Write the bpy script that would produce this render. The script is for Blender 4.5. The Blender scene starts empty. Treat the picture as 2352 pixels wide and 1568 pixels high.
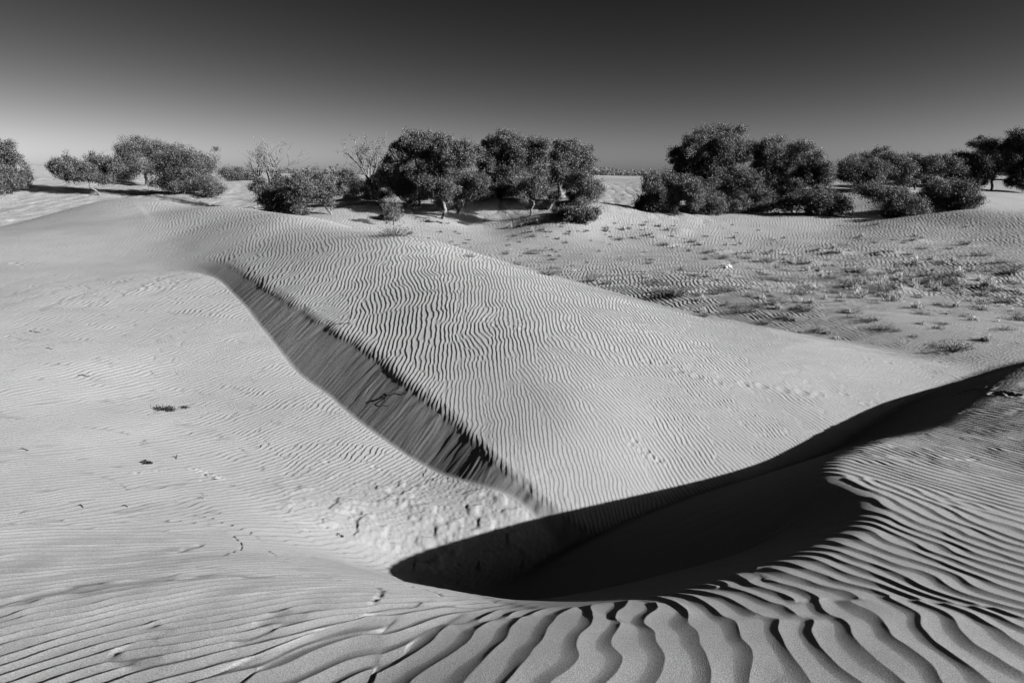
import bpy, bmesh, math, random
import numpy as np
from mathutils import Vector

C = bpy.context.scene
COL = C.collection
H0 = 5.0                      # the eye stands this high above the zero level
QUAL = 1.0

# ------------------------------------------------------------------ camera
cam = bpy.data.cameras.new('camera')
cam.lens = 24.0; cam.sensor_width = 36.0; cam.clip_start = 0.05; cam.clip_end = 3000
camo = bpy.data.objects.new('camera', cam); COL.objects.link(camo)
camo.location = (0, 0, H0)
camo.rotation_euler = (math.radians(90 - 13.49), 0, 0)
C.camera = camo

# ------------------------------------------------------------------ light
SUN_EL = math.radians(22.6)
SUN_DIR = Vector((0.945, -0.327, 0)).normalized() * math.cos(SUN_EL) + Vector((0, 0, math.sin(SUN_EL)))
sun = bpy.data.lights.new('sun', 'SUN'); sun.energy = 5.0; sun.angle = math.radians(0.53)
sun.color = (1.0, 1.0, 1.0)
suno = bpy.data.objects.new('sun', sun); COL.objects.link(suno)
suno.rotation_euler = SUN_DIR.to_track_quat('Z', 'Y').to_euler()
suno.location = (30, -12, 40)

w = bpy.data.worlds.new('World'); C.world = w; w.use_nodes = True
nt = w.node_tree; nt.nodes.clear()
sky = nt.nodes.new('ShaderNodeTexSky'); sky.sky_type = 'NISHITA'; sky.sun_disc = False
sky.sun_elevation = SUN_EL
sky.sun_rotation = math.atan2(SUN_DIR.x, SUN_DIR.y)
sky.altitude = 0; sky.air_density = 1.0; sky.dust_density = 0.6; sky.ozone_density = 2.0
sep = nt.nodes.new('ShaderNodeSeparateColor')     # a black and white photograph through a red filter
nt.links.new(sky.outputs[0], sep.inputs[0])
powr = nt.nodes.new('ShaderNodeMath'); powr.operation = 'POWER'; powr.inputs[1].default_value = 2.8
mul = nt.nodes.new('ShaderNodeMath'); mul.operation = 'MULTIPLY'; mul.inputs[1].default_value = 0.029
nt.links.new(sep.outputs[0], powr.inputs[0]); nt.links.new(powr.outputs[0], mul.inputs[0])
cmb = nt.nodes.new('ShaderNodeCombineColor')
for i in range(3): nt.links.new(mul.outputs[0], cmb.inputs[i])
bg = nt.nodes.new('ShaderNodeBackground'); bg.inputs[1].default_value = 0.075
out = nt.nodes.new('ShaderNodeOutputWorld')
nt.links.new(cmb.outputs[0], bg.inputs[0]); nt.links.new(bg.outputs[0], out.inputs[0])

C.view_settings.view_transform = 'Standard'; C.view_settings.look = 'None'
C.view_settings.exposure = 0.74; C.view_settings.gamma = 1.0
C.cycles.max_bounces = 4; C.cycles.diffuse_bounces = 0

# ------------------------------------------------------------------ noise
_rs = np.random.RandomState(7)
_TAB = _rs.rand(16, 256, 256).astype(np.float32) * 2 - 1
def vnoise(x, y, k=0):
    """smooth value noise, about -1..1"""
    T = _TAB[k % 16]
    ox, oy = 37.3 * k, 91.7 * k
    x = x + ox; y = y + oy
    xi = np.floor(x); yi = np.floor(y)
    fx = (x - xi).astype(np.float32); fy = (y - yi).astype(np.float32)
    xi = xi.astype(np.int32) & 255; yi = yi.astype(np.int32) & 255
    x1 = (xi + 1) & 255; y1 = (yi + 1) & 255
    u = fx * fx * fx * (fx * (fx * 6 - 15) + 10); v = fy * fy * fy * (fy * (fy * 6 - 15) + 10)
    a = T[yi, xi]; b = T[yi, x1]; c = T[y1, xi]; d = T[y1, x1]
    return a + (b - a) * u + (c - a) * v + (a - b - c + d) * u * v
def fbm(x, y, k=0, n=3):
    s = 0; a = 1.0; f = 1.0
    for i in range(n):
        s = s + a * vnoise(x * f * (1 if i == 0 else 1.03), y * f, k + i); a *= 0.5; f *= 2.0
    return s
def sstep(a, b, x):
    t = np.clip((x - a) / (b - a), 0, 1)
    return t * t * (3 - 2 * t)

class TPS:
    def __init__(self, pts, lam=0.02):
        P = np.array(pts, float); n = len(P)
        self.c = P[:, :2].copy()
        d2 = ((self.c[:, None] - self.c[None]) ** 2).sum(2)
        K = 0.5 * d2 * np.log(d2 + 1e-9) + lam * np.eye(n)
        A = np.zeros((n + 3, n + 3)); A[:n, :n] = K
        Pm = np.c_[np.ones(n), self.c]; A[:n, n:] = Pm; A[n:, :n] = Pm.T
        self.w = np.linalg.solve(A, np.r_[P[:, 2], 0, 0, 0])
    def __call__(self, x, y):
        s = self.w[-3] + self.w[-2] * x + self.w[-1] * y
        s = s.astype(np.float64)
        for (cx, cy), w in zip(self.c, self.w):
            d2 = ((x - cx) ** 2 + (y - cy) ** 2).astype(np.float32)
            s += w * 0.5 * d2 * np.log(d2 + np.float32(1e-9))
        return s

# Where the trees stand: each row is measured on the photograph (zoom frame, position in it) and given its own distance.
PITCH = math.radians(13.49)
def at(u, v, Y):
    """the place seen at (u, v) of a 2352 x 1568 print of the photograph, Y metres ahead of the eye"""
    a = (u - 1176) / 1568.; b = (784 - v) / 1568.
    dx, dy, dz = a, math.cos(PITCH) + math.sin(PITCH) * b, -math.sin(PITCH) + math.cos(PITCH) * b
    return (dx * Y / dy, Y, dz * Y / dy)
def zf(frame, x, y):
    fx, fy, k = frame
    return (fx + x / k) / 1.0629, (fy + y / k) / 1.0629
ZL = (0, 320, 6.534); Z1 = (0, 300, 2.767); ZM = (550, 320, 5.808); ZA = (900, 310, 5.808); ZB = (1150, 310, 5.808); ZR = (1540, 300, 4.523); ZQ = (1980, 310, 4.523)
# name, label, frame, distance, base, trunk way-points, crown lobes (x, y, rx, ry), leafiness, bark paleness, pose seed
TREES = [
 ('tree', 'round leafy tree cut off by the left edge of the photo', ZL, 58, (-60,985), [(-40,800)], [(40,230,70,70),(0,330,100,90),(230,320,130,60),(100,430,120,80),(0,560,150,90),(200,640,130,90),(340,720,80,110),(150,800,140,80),(290,860,80,50),(-100,700,150,150),(-150,450,150,130)], 1.0, 0),
 ('tree', 'low wide tree on a thin leaning trunk with an oval shadow beside it', ZL, 60, (1625,1070), [(1560,990),(1490,900),(1510,800)], [(980,600,60,60),(1060,690,70,60),(1190,540,110,70),(1340,600,130,80),(1560,500,130,80),(1750,520,130,90),(1500,680,150,80),(1700,700,150,80),(1850,600,90,80),(1280,700,120,70),(1620,780,120,50)], 1.0, 1),
 ('tree', 'tall tree with a domed top and bare forked trunk behind the low wide tree', Z1, 70, (985,435), [(1000,380),(985,340)], [(930,160,60,45),(1000,180,80,50),(910,210,60,50),(1120,200,70,45),(1080,240,90,50),(840,240,35,35),(1000,290,110,50),(920,290,60,50),(1160,330,50,20)], .6, 1),
 ('bush', 'dark low bush half hidden between the low wide tree and the domed tree', Z1, 76, (840,385), [], [(840,340,80,38),(770,350,60,30),(900,350,60,26)], 1.2, 0),
 ('tree', 'bushy tree with leaves down to the sand right of the domed tree', Z1, 62, (1250,485), [(1240,450)], [(1230,230,80,45),(1330,220,80,40),(1390,270,60,60),(1300,290,100,50),(1220,350,110,50),(1350,370,100,60),(1120,410,70,40),(1250,430,110,50),(1400,430,70,50),(1460,440,40,20)], .6, 0),
 ('bush', 'low bushes on the skyline left of the bare fan-shaped tree', ZM, 88, (200,745), [], [(150,620,130,70),(300,640,70,60),(60,660,60,50),(450,700,90,50),(380,690,70,50)], 1.0, 0),
 ('bush', 'dense bush in front of the bare fan-shaped tree', ZM, 52, (800,1120), [(700,950)], [(620,720,80,90),(760,700,110,80),(700,850,150,100),(900,720,110,80),(600,950,100,100),(850,900,120,100),(900,1050,120,90),(980,1130,90,50)], 1.1, 0),
 ('bush', 'dense bush with a pale broken branch at its foot', ZM, 50, (1530,1210), [(1430,1080),(1380,950)], [(1130,700,120,80),(1350,740,120,80),(1480,820,100,120),(1250,880,150,100),(1450,950,110,100),(1150,1000,110,90),(1050,1100,100,60)], 1.0, 1),
 ('bush', 'shrub under the left side of the pale gnarled tree', ZM, 59, (1760,930), [(1770,850)], [(1700,650,130,70),(1850,700,110,90),(1780,820,100,80),(1640,760,60,60)], 1.0, 0),
 ('tree', 'dark tree on a V-shaped trunk beside the sapling at the foot of the bank', ZA, 53, (220,1225), [(170,1120)], [(300,760,170,70),(90,850,130,60),(420,850,120,70),(330,640,100,60),(330,540,80,50)], 1.1, 0),
 ('tree', 'big round-topped tree with a pale twisted trunk in the middle of the grove', ZA, 52, (1040,1350), [(1075,1180),(1050,1010),(940,880),(930,760)], [(580,240,60,50),(710,210,80,60),(440,370,90,80),(440,480,80,70),(620,350,120,90),(800,280,120,80),(960,250,90,60),(900,400,140,100),(700,480,150,90),(1080,330,110,80),(1150,440,120,90),(1250,400,100,80),(1430,370,90,60),(1350,480,110,80),(1500,440,90,70),(1000,560,130,90),(1300,600,120,70),(1000,740,110,80),(900,880,120,80),(1150,860,120,90),(820,700,110,80),(1020,1080,110,50)], 1.05, 1),
 ('tree', 'low spreading tree under the big round-topped tree with its trunk forking at the ground', ZA, 55, (760,1225), [(720,1140)], [(620,640,130,70),(720,880,150,90),(520,880,120,80),(850,950,110,70),(600,1020,100,50)], 1.1, 0),
 ('tree', 'low leafy tree leaning right over the eroded sand bank', ZA, 54, (1245,1285), [(1330,1180),(1340,1080)], [(1300,800,150,100),(1500,850,150,110),(1450,1000,150,80),(1650,850,90,120),(1250,1050,110,50),(1180,930,90,70)], 1.0, 0),
 ('sapling', 'small leafy sapling at the left foot of the eroded sand bank', ZA, 49, (345,1440), [(365,1360)], [(300,1260,110,80),(390,1180,70,60),(240,1320,60,40)], .8, 0),
 ('tree', 'broad many-domed tree right of the gap in the middle of the grove', ZB, 60, (600,960), [(610,760)], [(470,150,90,50),(330,220,110,60),(230,260,50,50),(600,230,130,80),(850,220,110,70),(450,350,150,90),(700,380,150,90),(300,420,120,90),(950,380,120,90),(1060,280,100,60),(550,520,150,90),(300,600,120,80),(850,520,110,60),(450,700,130,80),(240,470,80,90),(150,420,70,80),(380,820,130,60),(560,850,120,60),(740,800,110,60),(220,700,100,80)], 1.0, 0),
 ('tree', 'round tree with a curved bare lower trunk at the right end of the middle grove', ZB, 54, (1090,1235), [(1160,1110),(1240,1060),(1250,830),(1280,700)], [(1330,340,100,60),(1480,380,110,60),(1250,450,110,80),(1450,500,130,90),(1620,530,90,80),(1250,600,120,80),(1600,680,120,90),(1420,660,110,80),(1200,760,90,80),(1420,800,110,60),(1700,880,110,90),(1620,950,90,50)], 1.0, 1),
 ('sapling', 'spindly sapling with three bare stems in front of the eroded sand bank', ZB, 52, (855,1300), [(850,1200)], [(850,830,120,80),(900,950,110,60),(720,930,80,60),(780,1010,70,40),(950,700,100,70)], .7, 1),
 ('bush', 'rounded low bush on the sand below the curved-trunk tree', ZB, 50, (1450,1300), [], [(1560,1160,120,70),(1420,1210,110,60),(1680,1230,90,55),(1300,1225,100,45),(1520,1240,120,50)], .8, 0),
 ('tree', 'tallest dark tree with a high domed crown right of the pale far dune', ZR, 59, (930,1000), [(950,850),(930,700)], [(980,150,130,80),(760,210,110,80),(620,330,100,90),(510,370,60,70),(560,480,60,60),(1150,230,110,100),(900,300,150,100),(1200,350,110,90),(680,450,120,70),(1000,480,160,90),(880,640,150,110),(600,620,90,60),(880,850,140,90)], 1.25, 0),
 ('bush', 'dark bush with hanging leafy curtains at the left foot of the tallest tree', ZR, 55, (400,1015), [(400,930)], [(270,650,90,60),(440,650,110,60),(200,750,80,90),(360,800,90,90),(470,880,70,100),(640,800,90,90),(630,930,60,80),(300,920,120,80),(130,870,60,70)], 1.25, 0),
 ('tree', 'low dark tree between the tallest tree and the long-crowned tree', ZR, 57, (1265,1015), [(1260,930)], [(1100,740,120,90),(1250,620,130,90),(1200,880,110,80),(1040,880,90,70)], 1.1, 0),
 ('tree', 'long-crowned dark tree sloping down to the right beside the tallest tree', ZR, 60, (1790,1010), [(1780,930),(1600,840)], [(1360,300,90,60),(1530,290,80,70),(1440,420,110,80),(1720,350,110,80),(1850,430,110,100),(1980,450,90,90),(1650,500,110,90),(1900,600,120,100),(2060,610,70,100),(1500,600,130,90),(1400,700,120,90),(1700,760,150,80),(1350,830,110,70)], 1.15, 0),
 ('bush', 'weeping bush at the right foot of the long-crowned tree', ZR, 56, (1990,1000), [(1990,930)], [(2000,800,110,80),(2150,780,100,70),(2220,900,110,80),(1850,850,110,70),(2050,930,90,50)], 1.0, 0),
 ('bush', 'small dark bush on the skyline in the dip right of the long-crowned tree', ZR, 85, (2160,640), [], [(2150,560,60,55),(2210,600,40,30)], 1.0, 0),
 ('tree', 'flat-topped dark tree with a thin forked trunk behind the sand ridge', ZQ, 72, (715,690), [(730,600),(790,560)], [(350,420,110,70),(560,380,120,70),(750,350,110,55),(860,380,90,70),(640,450,180,70),(420,520,100,80),(850,480,130,80),(1000,450,80,90),(560,560,90,50)], 1.15, 0),
 ('tree', 'dark tree with a small topknot between the flat-topped and the umbrella-shaped tree', ZQ, 76, (1150,700), [(1140,620)], [(1060,390,90,60),(1200,400,90,60),(1130,500,120,90),(1360,360,60,35),(1440,430,90,60),(1300,480,100,70),(1000,560,120,70)], 1.15, 0),
 ('tree', 'low pale-leaved tree leaning right over the smooth dune shoulder', ZQ, 61, (1210,835), [(1240,780),(1300,760)], [(1280,600,110,80),(1430,620,120,80),(1560,700,120,80),(1660,760,80,90),(1400,740,140,70),(1250,710,90,50),(1620,850,50,25)], .95, 0),
 ('bush', 'sprawling low bush on the slope below the flat-topped tree', ZQ, 55, (1010,985), [], [(620,690,110,80),(760,740,100,80),(950,740,120,90),(1060,800,110,80),(1000,900,120,60),(880,880,120,50),(1180,920,80,60),(1130,950,60,30)], 1.0, 0),
 ('bush', 'dark thicket behind the trunks of the big round-topped tree', ZA, 68, (800,800), [], [(300,760,150,90),(600,760,160,90),(850,740,150,90),(1150,760,150,80),(1420,740,120,70)], 1.1, 0),
 ('bush', 'dark thicket behind the round tree with the curved bare trunk', ZB, 70, (800,840), [], [(250,760,140,70),(520,780,140,60),(1050,770,120,60),(1400,760,130,60)], 1.1, 0),
 ('bush', 'dark thicket behind the trunks of the tallest tree', ZR, 70, (1100,850), [], [(760,760,150,80),(1050,720,150,100),(1350,700,150,90),(1650,700,150,80)], 1.2, 0),
 ('bush', 'low scrub between the bush with the broken branch and the V-shaped trunk', ZA, 57, (60,1090), [], [(-60,900,110,70),(60,950,120,70),(180,900,100,60),(300,930,110,60)], 1.0, 0),
 ('bush', 'low scrub between the big round-topped tree and the broad many-domed tree', ZA, 58, (1600,1060), [], [(1480,960,120,70),(1620,900,120,90),(1760,940,120,80),(1880,900,110,70),(1700,1020,100,50)], 1.0, 0),
 ('bush', 'low scrub behind the spindly sapling', ZB, 58, (900,1020), [], [(620,900,120,70),(800,930,120,70),(1000,900,120,80),(1150,960,90,50)], 1.0, 0),
 ('bush', 'leafy bush hugging the right side of the curved-trunk tree', ZB, 55, (1650,1120), [], [(1560,1000,100,60),(1700,960,100,70),(1790,900,60,60),(1450,1020,90,50)], 1.0, 0),
 ('bush', 'dark scrub at the foot between the low dark tree and the long-crowned tree', ZR, 58, (1500,1010), [], [(1420,880,110,70),(1560,920,110,60),(1680,880,110,60),(1380,960,80,40)], 1.1, 0),
 ('bush', 'dark bush filling the gap between the tallest tree and its left bush', ZR, 57, (760,1010), [], [(720,760,110,90),(800,850,110,90),(740,930,100,70),(850,930,90,60)], 1.2, 0),
 ('tree', 'umbrella-shaped dark tree at the right edge of the photo', ZQ, 78, (1985,715), [(1980,600),(2030,450)], [(1900,230,90,60),(2150,160,100,60),(2300,150,90,70),(2050,240,110,60),(1850,370,130,80),(2000,420,110,80),(2200,450,120,100),(2300,320,90,80),(1900,600,100,50),(2300,600,100,80),(2430,250,130,100),(2450,480,120,120)], 1.2, 0),
 ('tree', 'dark spreading tree on a leaning trunk left of the umbrella-shaped tree', ZQ, 80, (1750,695), [(1750,610)], [(1600,400,100,70),(1700,370,110,60),(1550,500,90,60),(1750,520,110,80),(1450,500,80,40),(1640,560,90,50)], 1.2, 0),
]
DEAD = [
 ('dead_tree', 'bare fan-shaped tree of thin pale branches standing above the bushes', ZM, 56, (660,1040), (620,130), .5),
 ('dead_tree', 'bare grey branches poking up behind the bush with the pale broken branch', ZM, 60, (1470,1000), (1330,400), .35),
 ('dead_tree', 'pale gnarled half-bare tree left of the big round-topped tree', ZM, 60, (2060,900), (2000,120), .6),
]
# ------------------------------------------------------------------ the lie of the land (relative to the eye)
FRONT = TPS([(-1.22,6.55,-4.08),(-.3,7.0,-4.25),(0.7,7.2,-4.4),(2.5,7.6,-4.45),(-1.4,7.2,-3.95),(-1.05,5.3,-3.5),(-.63,5.1,-3.6),(-1.6,5.9,-3.62),(-.7,3.5,-2.48),(-.1,3.3,-2.45),(.3,4.3,-3.2),
    (-1.72,4.2,-2.62),(-1.31,3.18,-2.22),(-3.1,3.7,-2.32),(-2.5,2.95,-2.08),(-2.47,3.97,-2.47),(-4.05,4.9,-2.67),(-3.3,5.4,-2.92),(-2.4,5.9,-3.22),(-5.15,6.35,-2.97),(-3.4,7.3,-3.45),(-6.4,8.1,-3.2),(-4.3,9.3,-3.68),
    (-1.0,2.6,-2.03),(-2,2.4,-1.98),(-3,1,-2.0),(-6,2,-2.3),(-8,4,-2.6),(0,0,-2.2),(.15,7.75,-4.06),(-.3,8.1,-3.96),
    (-.5,8.45,-3.98),(-1.09,9.0,-4.05),(-2.02,10.1,-3.95),(-3.27,11.8,-3.78),(-4.92,14,-3.5),(-6.7,16.8,-3.1),(-8.1,19.65,-2.88),
    (-7.3,10.1,-3.45),(-10.3,16.3,-3.05),(-5.4,11.5,-3.72),(-20.6,27.8,-2.05),(-14,22,-2.62),(-10.5,22,-2.8),(-12.3,25,-2.5),(-17,30,-1.95),(-24,40,-4.5),(-32,36,-4.5),
    (-20,14,-3.0),(-14,9,-3.1),(-15,0,-2.8),(-20,-10,-4),(2,3,-4.2),(5,5,-5),(2,0,-3.5),(10,20,-8),(0,15,-5),(3,10,-5),(-40,20,-4)])
BACK = TPS([at(*zf(t[2], *t[4]), t[3]) for t in TREES + DEAD] + [(16,30,-4.0),(16,21,-3.75),(6.8,48,-3.9),(35,60,-3.2),(0,51,-3.75),(-2,30,-4.3),(8,34,-4.1),(22,40,-3.8),(14,17,-3.62),(8.5,17,-3.5),(10.5,20,-3.6),(5,20.5,-3.7),(12,13,-3.55),(20,14,-3.7),(2,23,-4.0),(0,20,-4.6),(8,12,-4.3),(3,14,-5),(-8,42,-3.9),
    (-20,35,-4.6),(-26,48,-3.0),(-30,41,-3.0),(-40,50,-2.4),(-42,58,-1.3),(-8,46,-3.7),(-3,66,-1.5),(4,70,-1.6),(-14,45,-3.1),(24,52,-3.5),(-30,75,-1.7),(-36,90,-1.6),
    (-2.5,52.5,-3.7),(11,62,-2.7),(12.5,70,-2.0),(14.5,80,-1.1),(17,90,-.75),(22,100,-1.6),(17,115,-1.6),
    (38,60,-2.4),(33,50,-1.9),(33,44,-2.2),(40,51,-2.9),(46,60,-2.6),(29,42,-3.2),(26,35,-3.7),(21,27,-3.45),(-95,140,2.75),(-115,140,2.9),(-75,140,0.4),(-65,95,-0.9),(0,150,-0.8),(50,150,-0.5),(100,150,0.2),(150,60,-1),
    (-150,40,0),(-100,-50,-3),(100,-50,-3),(40,20,-3.6),(20,8,-4.2),(0,5,-6.5),(-15,10,-6),(-40,10,-4),(40,0,-4),(-40,-20,-4),(0,-40,-5)])
MAIN = TPS([(0.75,7.7,-4.05),(-0.15,8.5,-3.75),(-.62,9.5,-3.6),(-1.39,10.63,-3.4),(-2.6,12.56,-3.15),(-4.1,14.46,-2.95),(-5.8,16.7,-2.75),(-7.37,19,-2.57),(-8.9,21.2,-2.4),(-12.5,26,-1.9),(-15.5,30,-1.45),(-19.5,35,-1.02),(-13,30,-1.22),(-10.3,28,-1.3),(-16.2,32.8,-1.1),
    (-7.8,26,-1.42),(-2.2,19.6,-1.92),(0,17.6,-2.35),(2.5,17.0,-2.85),(6,14.7,-3.35),(0.85,10.3,-3.35),(1.04,12.9,-2.85),(3.8,11,-3.6),(-4,16.5,-2.55),(-3,21,-1.75),
    (4.1,8.8,-4.15),(8.2,11.6,-3.95),(2,8.2,-4.2),(9.5,12.6,-3.85),(-21,42,-3.8),(-14,40,-4.8),(-6,34,-5),(1,26,-5),(6,22,-5),(10,17,-4.6),(14,13,-4.6),(-28,38,-2.5),(5,5,-5.2),(12,9,-4.6)])
FORE = TPS([(-0.87,2.0,-1.72),(-1.98,2.2,-1.9),(0,1.9,-1.62),(1.56,1.78,-1.56),(0.15,2.72,-1.93),(0.92,3.03,-2.02),(3.05,3.7,-2.13),(4.6,5.9,-2.6),(6.7,8.4,-2.9),(8.25,10.6,-2.98),
    (2.34,4.03,-2.19),(2.65,4.5,-2.24),(2.5,5.1,-2.3),(3.7,6.6,-2.62),(0,0,-1.58),(5,2,-1.8),(10,5,-2.2),(15,10,-2.9),(12,14,-3.5),(20,16,-4.3),(0,-5,-1.6),(-6,0,-2.2),(-4,1.3,-2.05),(-15,-5,-3.4),(25,0,-3.2),(0,-25,-3.5),(5.8,8.45,-3.02)])
SLIP_F = [(-14,-4,.3,.5),(-8,-1.5,.35,.5),(-4,.8,.4,.35),(-1.9,2.0,.42,.3),(-1,2.32,.42,.25),(-.2,2.6,.50,.15),(.15,2.77,.60,.08),(.92,3.0,.66,.06),(2.34,4.03,.66,.08),
    (2.62,4.6,.68,.08),(2.48,5.2,.68,.08),(3.7,6.6,.68,.1),(5.8,8.45,.66,.1),(8.3,10.7,.62,.12),(12,13.8,.5,.2),(20,16,.2,.5),(40,20,.1,.5)]
SLIP_M = [(3.2,6.4,.7,.05),(.85,7.55,.7,.05),(-.13,8.5,.7,.04),(-.62,9.52,.67,.04),(-1.39,10.63,.615,.04),(-2.6,12.56,.60,.04),(-4.1,14.46,.595,.04),(-5.8,16.7,.59,.05),(-7.37,19,.57,.06),(-8.9,21.2,.5,.12),(-10.5,23.2,.36,.5),(-12.5,26,.27,.5),(-15.5,30,.24,.5),(-19.5,35,.2,.5),(-30,45,.2,.5)]

def poly_dist(P, x, y, zfun):
    Pn = np.array(P, float)
    near = (x > Pn[1:-1, 0].min() - 9) & (x < Pn[1:-1, 0].max() + 9) & (y > Pn[1:-1, 1].min() - 9) & (y < Pn[1:-1, 1].max() + 9)
    o = [np.full(x.shape, c, np.float32) for c in (-99., -20., .5, .1, 0.)]
    r = _poly_dist(P, x[near], y[near], zfun)
    for a, b in zip(o, r): a[near] = b
    return o
def _poly_dist(P, x, y, zfun):
    """signed distance to the polyline (positive on its left as walked), height, slope and rounding at the nearest point"""
    P = np.array(P, float)
    # round the corners
    for _ in range(3):
        Q = [P[0]]
        for a, b in zip(P[:-1], P[1:]): Q += [a * .75 + b * .25, a * .25 + b * .75]
        P = np.array(Q + [P[-1]])
    zc = zfun(P[:, 0], P[:, 1])
    best = np.full(x.shape, 1e9, np.float32); sd = np.zeros(x.shape, np.float32)
    zz = np.zeros(x.shape, np.float32); tt = np.zeros(x.shape, np.float32); kk = np.zeros(x.shape, np.float32); ss = np.zeros(x.shape, np.float32)
    L = 0.0
    zw = np.zeros(x.shape, np.float32); tw = zw.copy(); ws = zw.copy()
    n = len(P) - 1
    for i in range(n):
        ax, ay = P[i, :2]; bx, by = P[i + 1, :2]
        dx, dy = bx - ax, by - ay; l2 = dx * dx + dy * dy
        t = ((x - ax) * dx + (y - ay) * dy) / l2
        t = np.clip(t, 0, 1)
        qx = x - (ax + t * dx); qy = y - (ay + t * dy)
        d2 = qx * qx + qy * qy
        m = d2 < best
        wq = (1 / (d2 + .004)); wq = wq * wq; wq = wq * wq * wq ** .5 * math.sqrt(l2)
        ws += wq; zw += wq * (zc[i] + t * (zc[i + 1] - zc[i])); tw += wq * (P[i, 2] + t * (P[i + 1, 2] - P[i, 2]))
        best = np.where(m, d2, best)
        cr = dx * (y - ay) - dy * (x - ax)
        sd = np.where(m, np.where(cr > 0, 1, -1), sd)
        kk = np.where(m, P[i, 3] + t * (P[i + 1, 3] - P[i, 3]), kk)
        ss = np.where(m, L + t * math.sqrt(l2), ss)
        L += math.sqrt(l2)
    zz = zw / ws; tt = tw / ws
    return np.sqrt(best) * sd, zz, tt, kk, ss
def smin(a, b, k):
    h = np.maximum(k - np.abs(a - b), 0) / k
    return np.minimum(a, b) - h * h * k * 0.25
def smax(a, b, k): return -smin(-a, -b, k)

def macro(x, y):
    x = np.asarray(x, np.float32); y = np.asarray(y, np.float32)
    f = FRONT(x, y); b = BACK(x, y); m = MAIN(x, y); g = FORE(x, y)
    dM, zM, tM, kM, sM = poly_dist(SLIP_M, x, y, MAIN)
    dM = dM + (.035 * vnoise(sM / .45, sM * 0, 3) + .014 * vnoise(sM / .13, sM * 0, 4)) * (dM > -50) * (sM > 2.5) * np.exp(-np.abs(dM) / .22) * sstep(.5, .6, tM)
    slipM = np.where(dM < -90, 50, zM - tM * dM)
    dF, zF, tF, kF, sF = poly_dist(SLIP_F, x, y, FORE)
    slipF = np.where(dF < -90, 50, zF - tF * dF)
    mm = smin(m, slipM, kM)
    gg = smin(g, slipF, kF)
    r = np.hypot(x, y)
    far = sstep(150, 260, r)
    b = b * (1 - far) + far * (-0.4)
    base = smax(f, b, .5)
    base = np.where(r > 100, b, base)
    z1 = smax(base, np.where(r < 60, mm, -20), .035 + .08 * sstep(1, 4, x) + .5 * sstep(19, 25, y))
    z = smax(z1, np.where(r < 60, gg, -20), .10 + .35 * (1 - sstep(-1.0, .6, x)))
    # how much of each surface: on the slip faces
    onF = sstep(.52, .62, tF) * sstep(0.02, 0.10, g - slipF) * sstep(-0.02, 0.06, gg - z1)
    onM = sstep(.42, .52, tM) * sstep(0.02, 0.08, m - slipM) * sstep(-0.02, 0.05, mm - base) * sstep(-.02, .05, z1 - gg)
    topM = sstep(-0.05, 0.1, mm - base) * (1 - sstep(0.0, 0.06, m - slipM)) * sstep(-.02, .05, z1 - gg)
    topF = sstep(-0.05, 0.1, gg - z1) * (1 - sstep(0.0, 0.1, g - slipF))
    wide = sstep(0.03, 0.09, m - slipM) * sstep(-.05, -.01, mm - base) * sstep(-.12, -.05, z1 - gg) * sstep(.4, .5, tM)
    onM = np.stack([onM, np.maximum(onM, wide)])
    return z, onF, onM, topM, topF, dM, sM, dF, sF

# ------------------------------------------------------------------ wind ripples
# crest direction (degrees clockwise from straight ahead), wavelength, strength, at places on the sand
RIP = np.array([(0.9,8.3,-8,0.060,1.42),(0.2,9.8,-4,0.062,1.42),(3.1,10,-28,0.069,2.31),(6.3,12.2,-38,0.075,2.31),(9.8,16,-28,0.092,2.19),(3.2,14.3,-10,0.076,2.04),(1.2,14.6,0,0.075,1.91),(-2.6,15,-10,0.092,2.23),(-6.7,22,-14,0.113,1.42),(-12,29,-16,0.128,1.50),
    (-5.2,13.5,30,0.088,2.39),(-2.2,9.7,17,0.077,2.39),(-10.3,19,14,0.140,2.35),(-13,22,10,0.140,0.60),(-18,26,5,0.140,0.50),(-8.5,12,26,0.130,2.35),(-6,9,30,0.114,2.23),(-3.1,4.4,58,0.135,2.12),(-5.5,5.5,50,0.119,1.94),(-2.9,6.7,20,0.097,1.94),(-4,8,26,0.106,2.08),(-1.6,3.4,62,0.120,2.04),(-1.45,2.7,64,0.100,1.82),
    (-2.6,1.8,64,0.120,1.82),(-0.75,2.1,45,0.150,0.85),(-0.1,2.1,24,0.152,0.64),(0.57,2.3,18,0.152,0.64),(0.95,2.2,15,0.152,0.64),(1.5,2.2,13,0.152,0.64),(2,2.7,4,0.150,0.82),(2.95,3.8,-18,0.128,1.00),(5.2,6.9,-20,0.097,1.53),(3.3,5.1,-30,0.110,1.30),(4,8,-27,0.088,1.53),
    (6.7,32,10,0.160,1.79),(21,46,26,0.200,1.79),(25,41,7,0.200,1.79),(29,40,17,0.200,1.66),(15,25,12,0.160,1.93),(12,20,-8,0.123,1.70),(20,24,20,0.160,1.79),(-35,45,10,0.200,1.50),(-25,38,8,0.200,1.50),(0,45,-15,0.200,1.38),(-1.2,7.2,30,0.066,0.54)], float)
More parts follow.
